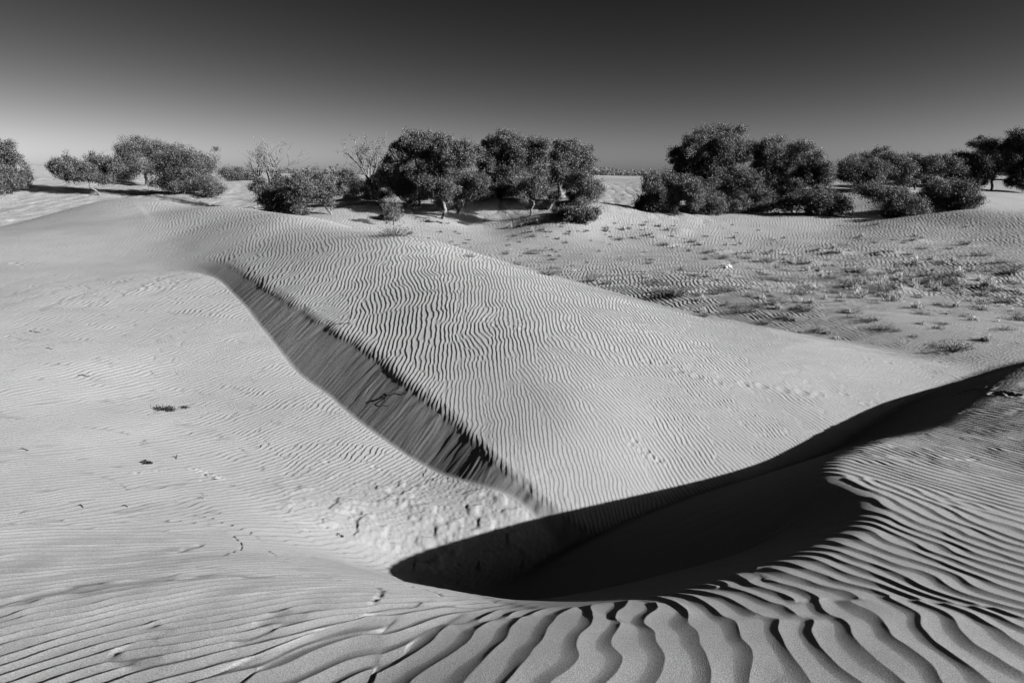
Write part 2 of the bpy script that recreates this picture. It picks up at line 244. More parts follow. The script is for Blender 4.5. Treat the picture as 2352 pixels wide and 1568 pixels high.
def ripples(x, y):
    """height of the wind ripples"""
    aw = np.zeros(x.shape, np.float32); th = aw.copy(); lw = aw.copy(); am = aw.copy()
    jx = x + .5 * vnoise(x / 1.3, y / 1.3, 3); jy = y + .5 * vnoise(x / 1.3, y / 1.3, 4)
    for px, py, a, l, s in RIP:
        d2 = ((jx - px) ** 2 + (jy - py) ** 2) / (px * px + py * py)
        wgt = 1 / (d2 + 0.002) ** 2
        wgt = wgt.astype(np.float32)
        aw += wgt; th += wgt * a; lw += wgt * math.log(l); am += wgt * s
    th /= aw; lw /= aw; am /= aw
    th = th + (7 * vnoise(x / 2.2, y / 2.2, 5) + 7 * vnoise(x / .8, y / .8, 6)) * (.4 + .6 * sstep(2.8, 4.5, np.hypot(x, y)))
    lam = np.exp(lw)
    sc = lam / .1
    # warps that make the crests wander, in units of the wavelength
    q = 1 / np.exp(np.round(lw / .35) * .35)     # locally constant scale
    wx = (.55 * vnoise(x / .62, y / .62, 8) + .28 * vnoise(x / .27, y / .27, 9)).astype(np.float32)
    re = np.zeros(x.shape, np.float32); im = np.zeros(x.shape, np.float32); sw = np.full(x.shape, 1e-5, np.float32)
    ang = np.arange(-64, 80, 12.)
    lams = [.050, .058, .068, .08, .094, .11, .129, .151, .177, .207]
    k = 0
    for L in lams:
        gl = np.exp(-((lw - math.log(L)) / .055) ** 2)
        for a in ang:
            k += 1
            W = gl * np.exp(-((th - a) / 4.2) ** 2)
            m = W > 0.004
            if not m.any(): continue
            xs = x[m]; ys = y[m]; Wm = W[m]
            sw[m] += Wm * Wm
            ca, sa = math.cos(math.radians(a)), math.sin(math.radians(a))
            nx, ny = ca, -sa; tx, ty = sa, ca
            u = xs * nx + ys * ny; v = xs * tx + ys * ty
            k1, k2 = k % 7, (k * 3) % 5
            nr = vnoise(u / (L * 2.6) + k * 3.1, v / (L * 5.0), 1 + k1); ni = vnoise(u / (L * 2.6) + k * 5.7, v / (L * 5.0), 9 + k2)
            ph = 2 * math.pi * (u / L + wx[m] + .13 * vnoise(u / (L * 1.1), v / (L * 1.3), 2)) + k * 1.7
            c, s_ = np.cos(ph), np.sin(ph)
            g_ = .6 if L > .12 else 1.0; A = 1 + .48 * g_ * nr; B = .52 * g_ * ni
            re[m] += Wm * (A * c - B * s_); im[m] += Wm * (A * s_ + B * c)
    mag = np.hypot(re, im)
    t = (np.arctan2(im, re) / (2 * math.pi)) % 1.0
    near_ = 1 - sstep(2.8, 5.5, np.hypot(x, y)); w_ = .27 + .15 * near_
    up = (t / w_) ** (1.3 + .45 * near_)
    dn = 1 - (t - w_) / (1 - w_)
    dn = dn * (0.72 + 0.28 * dn)
    h = np.where(t < w_, up, dn)
    # keep the crest a hair rounded
    amp = np.clip(mag / np.sqrt(sw) * 1.25, 0, 1)
    r = np.hypot(x, y)
    fade = 1 - sstep(60, 110, r)
    return (h * .082 * lam * amp * am * fade).astype(np.float32), am

DIMPLES = []     # (x, y, radius, depth) footprints and scuffs, filled in below
HUMPS = []
def ground(x, y, detail=True):
    x = np.asarray(x, np.float32); y = np.asarray(y, np.float32)
    z, onF, onM, topM, topF, dM, sM, dF, sF = macro(x, y)
    onM, wideM = onM
    r = np.hypot(x, y)
    z = z + .05 * vnoise(x / 2.7, y / 2.7, 11) * sstep(6, 10, r) + .35 * vnoise(x / 14, y / 14, 12) * sstep(35, 60, r) + .05 * vnoise(x / 5, y / 4, 13) * sstep(22, 34, r) * (1 - topM)
    for hx, hy, hr, hh in HUMPS:
        m = (np.abs(x - hx) < 3 * hr) & (np.abs(y - hy) < 3 * hr)
        if m.any(): z[m] += hh * np.exp(-((x[m] - hx) ** 2 + (y[m] - hy) ** 2) / (hr * hr))
    if not detail: return z
    h, am = ripples(x, y)
    flat = (1 - wideM) * (1 - onF)
    # trampled, lumpy sand at the foot of the dune and in the bowl
    lump = np.exp(-(((x + 1.1) / 1.5) ** 2 + ((y - 7.5) / 1.1) ** 2) * 1.1) * flat
    lump = np.clip(lump * 1.5, 0, 1)
    n1 = vnoise(x / .17, y / .21, 3) + .35 * vnoise(x / .08, y / .09, 4)
    h = h * (1 - .8 * lump) + lump * (.026 * sstep(-.15, .75, n1) - .012 + .005 * vnoise(x / .04, y / .04, 5))
    z = z + h * flat
    # avalanche streaks
    q = sM + .35 * dM + .05 * vnoise(sM / .5, dM / .45, 13) + .02 * vnoise(sM / .12, dM / .3, 14)
    st = .27 * (.010 * vnoise(q / .05, dM / .5, 6) + .013 * vnoise(q / .13, dM / .8, 7) + .022 * vnoise(q / .7, dM / .9, 8) + .006 * vnoise(q / .03, dM / .3, 9) + .012 * vnoise(q / .3, dM / .35, 15)) * np.clip(.4 + .5 * vnoise(q / 1.7, dM / 3, 10) + .4, .15, 1.3)
    ch = np.clip(vnoise(q / .11, sM * 0, 12) - .35, 0, 1) * sstep(.05, .3, dM) * (.6 + .4 * vnoise(q / .4, dM / 1.1, 13))
    z = z - .010 * ch * onM * sstep(2.5, 3.3, sM)
    z = z + st * onM * sstep(0.0, .25, dM) * sstep(2.5, 3.3, sM)
    z = z + onF * (.004 * vnoise(sF / .1, dF / 1.2, 6) + .006 * vnoise(sF / .6, dF / 2, 7))
    # rough vegetated ground under the trees
    rough = sstep(50, 56, r) * (1 - sstep(12, 19, x)) * (1 - sstep(75, 110, r))
    z = z + rough * (.10 * np.abs(vnoise(x / 1.1, y / 1.8, 5)) + .03 * vnoise(x / .5, y / .9, 6))
    for hx, hy, hr, hh in DIMPLES:
        m = (np.abs(x - hx) < 2.2 * hr) & (np.abs(y - hy) < 2.2 * hr)
        if m.any():
            d = ((x[m] - hx) ** 2 + (y[m] - hy) ** 2) / (hr * hr)
            z[m] += -hh * np.exp(-d * 1.6) + .45 * hh * np.exp(-(np.sqrt(d) - 1.25) ** 2 * 9)
    return z

# ------------------------------------------------------------------ sand: one sheet from under the eye to the horizon
def build_ground():
    s = QUAL
    rs = [0.05, .3, .55, .75]
    r = .9
    while r < 900:
        rs.append(r)
        if r < 1.5: d = .012
        elif r < 30: d = max(.0045, .0021 * r)
        elif r < 100: d = .0030 * r
        else: d = .012 * r
        r += d * s
    rs = np.array(rs)
    fine = np.radians(np.arange(-41, 41, .052 * s))
    rest = np.radians(np.concatenate([np.arange(41, 60, .35), np.arange(60, 300, 2.0), np.arange(300, 319 - .3, .35)]))
    th = np.concatenate([fine, rest])
    R, T = np.meshgrid(rs, th, indexing='ij')
    X = (R * np.sin(T)).astype(np.float32); Y = (R * np.cos(T)).astype(np.float32)
    Z = ground(X.ravel(), Y.ravel())
    n0, n1 = R.shape
    V = np.stack([X.ravel(), Y.ravel(), Z + H0], 1).astype(np.float32)
    I = np.arange(n0 * n1, dtype=np.int32).reshape(n0, n1)
    J = np.roll(I, -1, axis=1)
    F = np.stack([I[:-1], J[:-1], J[1:], I[1:]], -1).reshape(-1, 4)
    F = F[:, ::-1]
    me = bpy.data.meshes.new('ground')
    me.vertices.add(len(V)); me.vertices.foreach_set('co', V.ravel())
    me.loops.add(F.size); me.loops.foreach_set('vertex_index', np.ascontiguousarray(F).ravel())
    me.polygons.add(len(F)); me.polygons.foreach_set('loop_start', np.arange(0, F.size, 4, dtype=np.int32))
    me.polygons.foreach_set('use_smooth', np.ones(len(F), bool))
    me.update(calc_edges=False)
    me.materials.append(mat_sand())
    o = bpy.data.objects.new('ground', me); COL.objects.link(o)
    o['kind'] = 'structure'
    return o

def new_mat(name):
    m = bpy.data.materials.new(name); m.use_nodes = True
    nt = m.node_tree; b = nt.nodes['Principled BSDF']
    b.inputs['Specular IOR Level'].default_value = 0.1
    return m, nt, b
def mat_sand():
    m, nt, b = new_mat('sand')
    N = nt.nodes.new; L = nt.links.new
    tc = N('ShaderNodeNewGeometry')
    n1 = N('ShaderNodeTexNoise'); n1.inputs['Scale'].default_value = 210; n1.inputs['Detail'].default_value = 2
    n2 = N('ShaderNodeTexNoise'); n2.inputs['Scale'].default_value = .8; n2.inputs['Detail'].default_value = 6
    L(tc.outputs['Position'], n1.inputs['Vector']); L(tc.outputs['Position'], n2.inputs['Vector'])
    r1 = N('ShaderNodeMapRange'); r1.inputs[1].default_value = .3; r1.inputs[2].default_value = .7; r1.inputs[3].default_value = .19; r1.inputs[4].default_value = .44
    L(n1.outputs[0], r1.inputs[0])
    r2 = N('ShaderNodeMapRange'); r2.inputs[1].default_value = .3; r2.inputs[2].default_value = .7; r2.inputs[3].default_value = .93; r2.inputs[4].default_value = 1.06
    L(n2.outputs[0], r2.inputs[0])
    mu = N('ShaderNodeMath'); mu.operation = 'MULTIPLY'; L(r1.outputs[0], mu.inputs[0]); L(r2.outputs[0], mu.inputs[1])
    cc = N('ShaderNodeCombineColor')
    for i in range(3): L(mu.outputs[0], cc.inputs[i])
    L(cc.outputs[0], b.inputs['Base Color'])
    b.inputs['Roughness'].default_value = .95; b.inputs['Specular IOR Level'].default_value = .15
    bp = N('ShaderNodeBump'); bp.inputs['Strength'].default_value = .55; bp.inputs['Distance'].default_value = .0035
    L(n1.outputs[0], bp.inputs['Height']); L(bp.outputs[0], b.inputs['Normal'])
    return m
def hit_many(uv):
    """where the view through each print position meets the land"""
    t = np.exp(np.linspace(math.log(1.4), math.log(150), 900))
    d = np.array([at(u, v, 1.0) for u, v in uv])
    X = d[:, 0:1] * t; Y = d[:, 1:2] * t; Zr = d[:, 2:3] * t
    Zg = ground(X.ravel(), Y.ravel(), False).reshape(X.shape)
    i = np.argmax(Zr < Zg, axis=1)
    k = np.arange(len(uv))
    return [(X[a, b], Y[a, b], Zg[a, b] + H0) for a, b in zip(k, i)]
Z3 = (1550, 300, 2.4758); Z2 = (800, 300, 2.767); Z7 = (1650, 700, 6.72); Z6 = (1300, 550, 1.96); Z4 = (0, 600, 2.7506); ZK = (0, 1050, 1.8816); Z5 = (400, 550, 2.24)
# footprints and scuffs
def prints(fr, pts, r, d, jit=0.0, seed=1):
    rng = np.random.RandomState(seed)
    for q in hit_many([zf(fr, *p) for p in pts]):
        k = rng.uniform(.8, 1.2)
        DIMPLES.append((q[0] + rng.normal(0, jit), q[1] + rng.normal(0, jit), r * k, d * k))
prints(Z6, [(550,660),(580,650),(622,657),(650,690),(700,700),(735,715),(790,725),(850,735),(890,758),(945,760),(1010,765),(1050,780),(1100,775),(1170,770),(1200,790),(1240,795),(1290,805),(1335,800),(1370,812),(1462,818),(1490,812)][::2], .09, .011)
prints(Z6, [(1590,858),(1610,852),(1635,850),(1560,640),(1600,640),(1640,655),(1700,660),(1760,655),(1820,660),(1880,655),(1940,658)][::2], .07, .009)
prints(Z6, [(2095,795),(2130,788),(2165,792),(2220,808),(2265,812),(2300,818),(2060,800)], .085, .04)
prints(Z6, [(490,1040),(470,1055),(520,1080),(545,1085),(540,1105),(570,1110),(590,1125),(610,1130)], .05, .012)
prints(Z5, [(1530,445),(1560,440),(1605,470),(1640,475),(1725,510),(1760,520),(1810,555),(1905,560),(1960,570),(2000,600),(2110,600),(1950,520)], .06, .009)
prints(ZK, [(905,185),(912,200),(930,195),(935,212),(950,200),(965,207),(975,222),(990,215),(1005,225),(1018,222),(925,238),(880,185),(625,200),(668,195),(720,190),(540,195)], .035, .012)
prints(ZK, [(1720,170),(1745,185),(1500,150),(1640,380),(1490,445),(1400,458)], .05, .012)
prints(Z4, [(1060,240),(1090,232),(1120,255),(1150,245),(1180,255),(1200,240),(1010,270),(1040,285),(980,290),(130,130),(160,150),(90,120)], .11, .02)
_r3 = np.random.RandomState(31)
for q in hit_many([zf(Z3, *p) for p in [(180,745),(480,790),(830,790),(930,850),(1180,800),(1100,780),(255,1045),(1290,1005),(1420,1040),(1540,1010),(1740,980),(1880,960),(1600,960),(1340,900),(1700,870),(1900,850),(2130,1010),(2270,925),(2000,750),(1680,720),(1550,795),(100,690),(250,660),(1050,850),(760,845),(1240,790),(1480,800),(1960,935)]]):
    HUMPS.append((q[0] + .2, q[1] + .1, _r3.uniform(.5, .9), _r3.uniform(.08, .16)))
build_ground()

# ------------------------------------------------------------------ materials for plants and litter
def grey_mat(name, lo, hi, rough=.6, spec=.3, transl=0.0, scale=0):
    m, nt, b = new_mat(name)
    N = nt.nodes.new; L = nt.links.new
    g = N('ShaderNodeNewGeometry')
    r = N('ShaderNodeMapRange'); r.inputs[3].default_value = lo; r.inputs[4].default_value = hi
    if scale:
        n = N('ShaderNodeTexNoise'); n.inputs['Scale'].default_value = scale; n.inputs['Detail'].default_value = 4
        L(g.outputs['Position'], n.inputs['Vector']); L(n.outputs[0], r.inputs[0]); r.inputs[1].default_value = .3; r.inputs[2].default_value = .7
    else: L(g.outputs['Random Per Island'], r.inputs[0])
    c = N('ShaderNodeCombineColor')
    for i in range(3): L(r.outputs[0], c.inputs[i])
    L(c.outputs[0], b.inputs['Base Color'])
    b.inputs['Roughness'].default_value = rough; b.inputs['Specular IOR Level'].default_value = spec
    if transl:
        t = N('ShaderNodeBsdfTranslucent'); L(c.outputs[0], t.inputs[0])
        mx = N('ShaderNodeMixShader'); mx.inputs[0].default_value = transl
        o = nt.nodes['Material Output']
        L(b.outputs[0], mx.inputs[1]); L(t.outputs[0], mx.inputs[2]); L(mx.outputs[0], o.inputs[0])
    return m
M_LEAF = grey_mat('leaves', .035, .21, .5, .3, .18)
M_BARK = grey_mat('bark', .08, .20, .9, .1, 0, 3)
M_MID = grey_mat('grey_bark', .16, .30, .9, .1, 0, 3)
M_PALE = grey_mat('pale_bark', .25, .45, .9, .1, 0, 3)
M_GRASS = grey_mat('dry_grass', .45, .75, .7, .2, .25)
M_SALT = grey_mat('dark_shrub', .07, .26, .7, .2, .1)
M_CHAR = grey_mat('charred', .02, .07, .8, .2, 0, 60)
M_WHITE = grey_mat('white_plastic', .6, .8, .4, .4, 0, 20)

class Mesh:
    def __init__(self): self.v = []; self.f = []; self.n = 0
    def add(self, v, f):
        self.v.append(np.asarray(v, np.float32)); self.f.append(np.asarray(f, np.int64) + self.n); self.n += len(v)
    def tube(self, pts, rad, sides=6):
        pts = np.asarray(pts, float); n = len(pts)
        d = np.gradient(pts, axis=0); d /= np.linalg.norm(d, axis=1)[:, None] + 1e-9
        up = np.array([.31, .22, .92]); a = np.cross(d, up); a /= np.linalg.norm(a, axis=1)[:, None] + 1e-9
        b = np.cross(d, a)
        ph = np.arange(sides) * 2 * np.pi / sides
        rad = np.asarray(rad, float)
        V = pts[:, None] + rad[:, None, None] * (np.cos(ph)[None, :, None] * a[:, None] + np.sin(ph)[None, :, None] * b[:, None])
        V = V.reshape(-1, 3)
        i = np.arange(n - 1)[:, None] * sides; j = np.arange(sides)[None]; k = (j + 1) % sides
        F = np.stack([i + j, i + k, i + sides + k, i + sides + j], -1).reshape(-1, 4)
        self.add(V, F)
    def quads(self, c, ax, bx):
        """leaf-like rhombs: centre, half length vector, half width vector"""
        V = np.stack([c - ax, c + bx, c + ax, c - bx], 1).reshape(-1, 3)
        F = np.arange(len(c) * 4).reshape(-1, 4)
        self.add(V, F)
    def mesh(self, name, mat):
        V = np.concatenate(self.v); F = np.concatenate(self.f)
        me = bpy.data.meshes.new(name)
        me.vertices.add(len(V)); me.vertices.foreach_set('co', V.astype(np.float32).ravel())
        me.loops.add(F.size); me.loops.foreach_set('vertex_index', F.astype(np.int32).ravel())
        me.polygons.add(len(F)); me.polygons.foreach_set('loop_start', np.arange(0, F.size, 4, dtype=np.int32))
        me.update(calc_edges=True); me.materials.append(mat)
        return me
    def obj(self, name, mat, parent=None):
        o = bpy.data.objects.new(name, self.mesh(name, mat)); COL.objects.link(o)
        if parent: o.parent = parent
        return o
def gz(x, y, detail=False):
    return float(ground(np.array([x]), np.array([y]), detail)[0]) + H0
def thing(name, label, cat, loc, group=None, rz=0):
    o = bpy.data.objects.new(name, None); COL.objects.link(o); o.location = loc; o.rotation_euler = (0, 0, rz)
    o.empty_display_size = .2
    o['label'] = label; o['category'] = cat
    if group: o['group'] = group
    return o
def tag(o, label, cat, group=None):
    o['label'] = label; o['category'] = cat
    if group: o['group'] = group
    return o
def curve(a, b, rng, sag=.1, n=5):
    a = np.array(a, float); b = np.array(b, float); L = np.linalg.norm(b - a)
    t = np.linspace(0, 1, n)[:, None]
    off = rng.normal(0, sag * L, 3); off2 = rng.normal(0, sag * .5 * L, 3)
    return a + (b - a) * t + off * np.sin(np.pi * t) + off2 * np.sin(2 * np.pi * t)

def leaves(m, rng, centres, per, spread, ll, lw):
    """hanging leaf sprays around each centre"""
    n = len(centres)
    c = np.repeat(centres, per, 0)
    k = len(c)
    o = rng.normal(0, 1, (k, 3)) * np.array([spread, spread, spread * .8]); o[:, 2] -= np.abs(rng.normal(0, spread * .7, k))
    c = c + o
    d = np.stack([rng.normal(0, .55, k), rng.normal(0, .55, k), -np.abs(rng.normal(.8, .5, k))], 1)
    d /= np.linalg.norm(d, axis=1)[:, None]
    s = np.cross(d, rng.normal(0, 1, (k, 3))); s /= np.linalg.norm(s, axis=1)[:, None]
    L = ll * rng.uniform(.6, 1.3, k)[:, None]
    m.quads(c, d * L * .5, s * lw * .5 * rng.uniform(.7, 1.2, k)[:, None])

def make_tree(i, spec):
    name, label, fr, Y, base, way, lobes, leafy, bend = spec
    rng = np.random.RandomState(100 + i)
    B = at(*zf(fr, *base), Y); bz = gz(B[0], B[1])
    B = np.array([B[0], B[1], bz])
    root = thing(name, label, 'tree' if name == 'tree' else name.replace('_', ' '), B - np.array([0, 0, .05]))
    kx = Y / 1568. / (fr[2] * 1.0629)
    P = lambda x, y: np.array([(x - base[0]) * kx, 0, (base[1] - y) * kx])
    LB = []
    for (x, y, rx, ry) in lobes:
        c = P(x, y); c[1] = rng.uniform(-.9, .9) * (1.0 + rx * kx)
        LB.append((c, rx * kx * 1.22, (rx + ry) * .66 * kx, ry * kx * 1.3))
    cen = np.mean([l[0] for l in LB], 0)
    n0 = len(LB)
    if n0 > 4:      # the inner foliage between the outer domes
        for _ in range(int(n0 * 1.5)):
            p, q = rng.choice(n0, 2, replace=False)
            near = sorted(range(n0), key=lambda t: np.linalg.norm((LB[t][0] - LB[p][0]) * np.array([1, .3, 1])))[1:4]
            q = near[rng.randint(len(near))]
            f_ = rng.uniform(.35, .65)
            LB.append((LB[p][0] * f_ + LB[q][0] * (1 - f_) + np.array([0, rng.normal(0, .5), rng.uniform(-.25, .05)]), LB[p][1] * .85, LB[p][2] * .9, LB[p][3] * .8))
    # skeleton
    pts = [np.zeros(3)] + [P(*w_) for w_ in way]
    for q in pts[1:]: q[1] = rng.uniform(-.3, .3)
    if len(pts) == 1: pts.append(cen * np.array([.3, .3, .35]))
    nodes = [(p, j - 1) for j, p in enumerate(pts)]
    order = sorted(range(len(LB)), key=lambda q: np.linalg.norm(LB[q][0] - pts[-1]))
    for q in order:
        c = LB[q][0]
        j = min(range(len(nodes)), key=lambda t: np.linalg.norm(nodes[t][0] - c) + (3.0 if nodes[t][0][2] > c[2] + .4 else 0) + (100 if t == 0 and len(pts) > 2 else 0))
        nodes.append((c - np.array([0, 0, LB[q][3] * .3]), j))
    cnt = [1.0] * len(nodes)
    for j in range(len(nodes) - 1, 0, -1):
        if nodes[j][1] >= 0: cnt[nodes[j][1]] += cnt[j]
    H = max(l[0][2] + l[3] for l in LB)
    r0 = .017 * H + .02
    rad = [max(.012, r0 * math.sqrt(c / cnt[0])) for c in cnt]
    tr = Mesh(); cr = Mesh()
    for j, (p, q) in enumerate(nodes):
        if q < 0: continue
        a = nodes[q][0]
        cu = curve(a, p, rng, .07 if j < len(pts) else .12, 6)
        if q == 0: cu[0] = a - np.array([0, 0, .15])
        tr.tube(cu, np.linspace(rad[q] if j < len(pts) or q == 0 else min(rad[q], rad[j] * 1.4), rad[j], 6), 7 if rad[j] > .05 else 5)
    sat = []
    for (c, rx, ry, rz) in LB:
        for _ in range(2):
            v = rng.normal(0, 1, 3); v /= np.linalg.norm(v); k_ = rng.uniform(.3, .5)
            sat.append((c + v * np.array([rx, ry, rz]) * rng.uniform(.9, 1.3), rx * k_ * 1.2, ry * k_, rz * k_ * .8))
    nL = len(LB)
    for li, (c, rx, ry, rz) in enumerate(LB + sat):
        area = 4 * np.pi * ((rx * ry + rx * rz + ry * rz) / 3)
        n = int(np.clip(area * 7.5 * leafy, 8, 220))
        ns = int(np.clip(area * .9, 4, 12))
        sd = rng.normal(0, 1, (ns, 3)); sd[:, 2] += .25; sd /= np.linalg.norm(sd, axis=1)[:, None]
        sc = sd * rng.uniform(.35, .95, ns)[:, None] * np.array([rx, ry, rz])
        sr = rng.uniform(.26, .52, ns) * (rx + rz) * .5
        pick = rng.choice(ns, n, p=sr ** 2 / (sr ** 2).sum())
        d = rng.normal(0, 1, (n, 3)); d /= np.linalg.norm(d, axis=1)[:, None]
        cc = c + sc[pick] + d * (rng.uniform(.5, 1.05, n) * sr[pick])[:, None] * np.array([1.1, 1.1, .75])
        out_ = rng.rand(n) < .06
        cc[out_] += d[out_] * .35
        cc[:, 2] = np.maximum(cc[:, 2], .12)
        leaves(cr, rng, cc, int(40 * min(leafy, 1.15)), .19 * min(1, .5 + rx * .6), .145, .05)
        for q in (rng.choice(n, min(n, 9), replace=False) if li < nL else []):
            cu = curve(c - np.array([0, 0, rz * .3]), cc[q], rng, .12, 4)
            tr.tube(cu, [.022, .016, .011, .006], 4)
    tr.obj('trunk', M_MID if bend else M_BARK, root)
    cr.obj('crown', M_LEAF, root)
    return root

def make_dead(i, spec):
    name, label, fr, Y, base, top, leafy = spec
    rng = np.random.RandomState(300 + i)
    B = at(*zf(fr, *base), Y)
    B = np.array([B[0], B[1], gz(B[0], B[1])])
    root = thing(name, label, 'tree', B)
    kx = Y / 1568. / (fr[2] * 1.0629)
    H = (base[1] - top[1]) * kx
    tr = Mesh(); br = Mesh(); cr = Mesh()
    tips = []
    def grow(p, d, L, r, lev):
        n = 5
        pts = [p]; dd = d.copy()
        for _ in range(n):
            dd = dd + rng.normal(0, .13, 3) + np.array([0, 0, .05]); dd /= np.linalg.norm(dd)
            pts.append(pts[-1] + dd * L / n)
        (tr if lev == 0 else br).tube(pts, np.linspace(r, r * .55, n + 1), 5 if lev < 2 else 4)
        if lev >= 4: tips.append(pts[-1]); return
        if lev >= 2: tips.append(pts[3])
        k = 3 if lev < 3 else 2
        for q in range(k + (1 if rng.rand() < .25 else 0)):
            s = rng.uniform(.45, 1) if q else 1
            pp = pts[int(s * n)]
            e = dd + rng.normal(0, .42, 3) * np.array([1, .8, .7]); e /= np.linalg.norm(e)
            grow(pp, e, L * rng.uniform(.62, .85), r * .55, lev + 1)
    fan = {0: [(-.75, .65), (-.5, .85), (-.2, 1), (.12, 1), (.42, .9), (.2, .95)], 1: [(-.8, .6), (.1, 1), (-.4, .8)], 2: [(-.7, .65), (-.35, .9), (.05, 1), (.4, .95), (.7, .6), (-.1, .8)]}[i]
    st = np.array([0, 0, H * .22])
    tr.tube([np.array([0, 0, -.2]), st * .5 + np.array([.08, 0, 0]), st], [.17, .14, .12], 8)
    for a, b in fan:
        d = np.array([a, rng.uniform(-.35, .35), b]); d /= np.linalg.norm(d)
        grow(st + rng.normal(0, .05, 3), d, H * .35, .085 if i != 1 else .06, 1)
    tr.obj('trunk', M_MID, root)
    br.obj('branches', M_MID, root)
    T = np.array(tips)
    sel = T[rng.rand(len(T)) < leafy * ({0: .35, 2: .8}.get(i, .1))]
    if len(sel) > 3:
        leaves(cr, rng, sel, 12, .13, .15, .05); cr.obj('crown', M_LEAF, root)
    return root

for i, t in enumerate(TREES): make_tree(i, t)
for i, t in enumerate(DEAD): make_dead(i, t)

# ------------------------------------------------------------------ far tree line beyond the dunes
def far_trees():
    rng = np.random.RandomState(77)
    m = Mesh()
    for k in range(260):
        Y = rng.uniform(200, 300); u = rng.uniform(470, 2420)
        x = (u - 1176) / 1568 * Y
        z = gz(x, Y)
        n = 60
        c = np.array([x, Y, z + rng.uniform(.3, .8)]) + rng.normal(0, 1, (n, 3)) * np.array([2.2, 1.2, .7])
        leaves(m, rng, c, 4, .5, .8, .3)
    o = m.obj('far_trees', M_LEAF); o['kind'] = 'stuff'; tag(o, 'thin dark line of distant trees along the horizon', 'trees')
far_trees()

# ------------------------------------------------------------------ tussocks and low shrubs on the plain
def grass_tuft(rng, n, h, lean):
    m = Mesh()
    a = rng.uniform(0, 2 * np.pi, n); out = np.abs(rng.normal(0, .5, n))
    d = np.stack([np.cos(a) * out, np.sin(a) * out, np.ones(n)], 1); d /= np.linalg.norm(d, axis=1)[:, None]
    b0 = np.stack([rng.normal(0, .07, n), rng.normal(0, .07, n), np.zeros(n) - .03], 1)
    L = h * rng.uniform(.5, 1.15, n)[:, None]
    side = np.cross(d, rng.normal(0, 1, (n, 3))); side /= np.linalg.norm(side, axis=1)[:, None]
    w_ = .011
    mid = b0 + d * L * .55
    droop = d * L * .5 + np.array([0, 0, -1]) * L * lean * out[:, None]
    tip = mid + droop
    V = np.stack([b0 - side * w_, b0 + side * w_, mid + side * w_ * .9, mid - side * w_ * .9, tip + side * .002, tip - side * .002], 1).reshape(-1, 3)
    i = np.arange(n)[:, None] * 6
    F = np.concatenate([i + np.array([[0, 1, 2, 3]]), i + np.array([[3, 2, 4, 5]])], 0)
    m.add(V, F); return m
def low_shrub(rng, n, r, h):
    m = Mesh(); tips = []
    for k in range(n):
        a = rng.uniform(0, 2 * np.pi); o = rng.uniform(.1, 1) ** .6
        e = np.array([math.cos(a) * r * o, math.sin(a) * r * o, h * rng.uniform(.35, 1) * (1.1 - .5 * o)])
        cu = curve(np.array([e[0] * .1, e[1] * .1, -.03]), e, rng, .08, 4)
        m.tube(cu, [.009, .007, .005, .003], 3); tips.append(cu[1:])
    T = np.concatenate(tips)
    leaves(m, rng, T, 5, .035, .05, .016)
    return m
_r = np.random.RandomState(5)
GRASS = [grass_tuft(_r, n, h, l).mesh('dry_grass_tussock', M_GRASS) for n, h, l in ((90, .5, .5), (70, .42, .9), (120, .55, .7), (50, .35, .4))]
SHRUB = [low_shrub(_r, n, r, h).mesh('low_shrub', M_SALT) for n, r, h in ((34, .38, .34), (26, .30, .28), (44, .5, .36), (18, .22, .2))]
DARK = [(Z3, [(1330,960),(1260,970),(1500,1020),(1580,980),(1690,950),(1780,960),(1820,990),(1900,990),(1760,930),(1940,960),(1660,900),(900,800),(1010,860),(1330,930),(1420,960),(180,740),(345,725),(440,790),(510,825),(580,835),(670,825),(830,780),(810,845),(930,840),(1180,790),(1100,770),(1050,885),(1160,835),(80,855),(270,895),(95,970),(180,985),(255,1035),(420,830),(560,1020),(830,955),(1000,1040),
    (1280,925),(1190,945),(1550,785),(1680,710),(1620,730),(1740,765),(1340,700),(1900,765),(2000,740),(2095,805),(2200,850),(2270,915),(2130,905),(1840,860),(1690,860),(1590,865),(1555,915),(1460,925),(1380,890),(1375,910),(1290,995),(1220,1030),
    (1420,1030),(1540,1000),(1630,970),(1740,970),(1850,950),(1860,985),(1900,930),(1510,1055),(1700,1060),(2160,1020),(2110,1050),(2220,1085),(2320,1045),(1820,1105),(1290,1060),(1650,800),(1240,625),(1450,620),(510,600),(590,620),(1440,730)]),
    (Z2, [(1580,710),(1450,730),(1390,770),(1620,755),(1730,745),(1690,680),(1880,740),(1960,795),(2070,775),(2130,700),(1540,875),(1390,890),(1300,905),(1200,890),(1560,905),(1520,930),(1270,960),(1490,1030),(560,755),(470,765),(960,910),(1260,770),(1290,810)]),
    (Z7, [(30,160),(390,155),(640,130),(850,85),(1300,340),(1280,420),(1020,350),(820,310),(1130,420),(1420,500),(1830,530),(1980,150),(1660,310),(2040,380),(2130,410),(1180,170),(420,490)]),
    (Z6, [(350,285),(280,270),(600,320),(1200,445),(1530,445),(1600,465),(1740,510),(1680,500),(1820,535),(2020,600),(1280,400),(1870,430),(2250,370),(2340,460),(1940,385),(1985,395),(870,330),(1120,470),(1360,510),(2350,395),(2330,335)])]
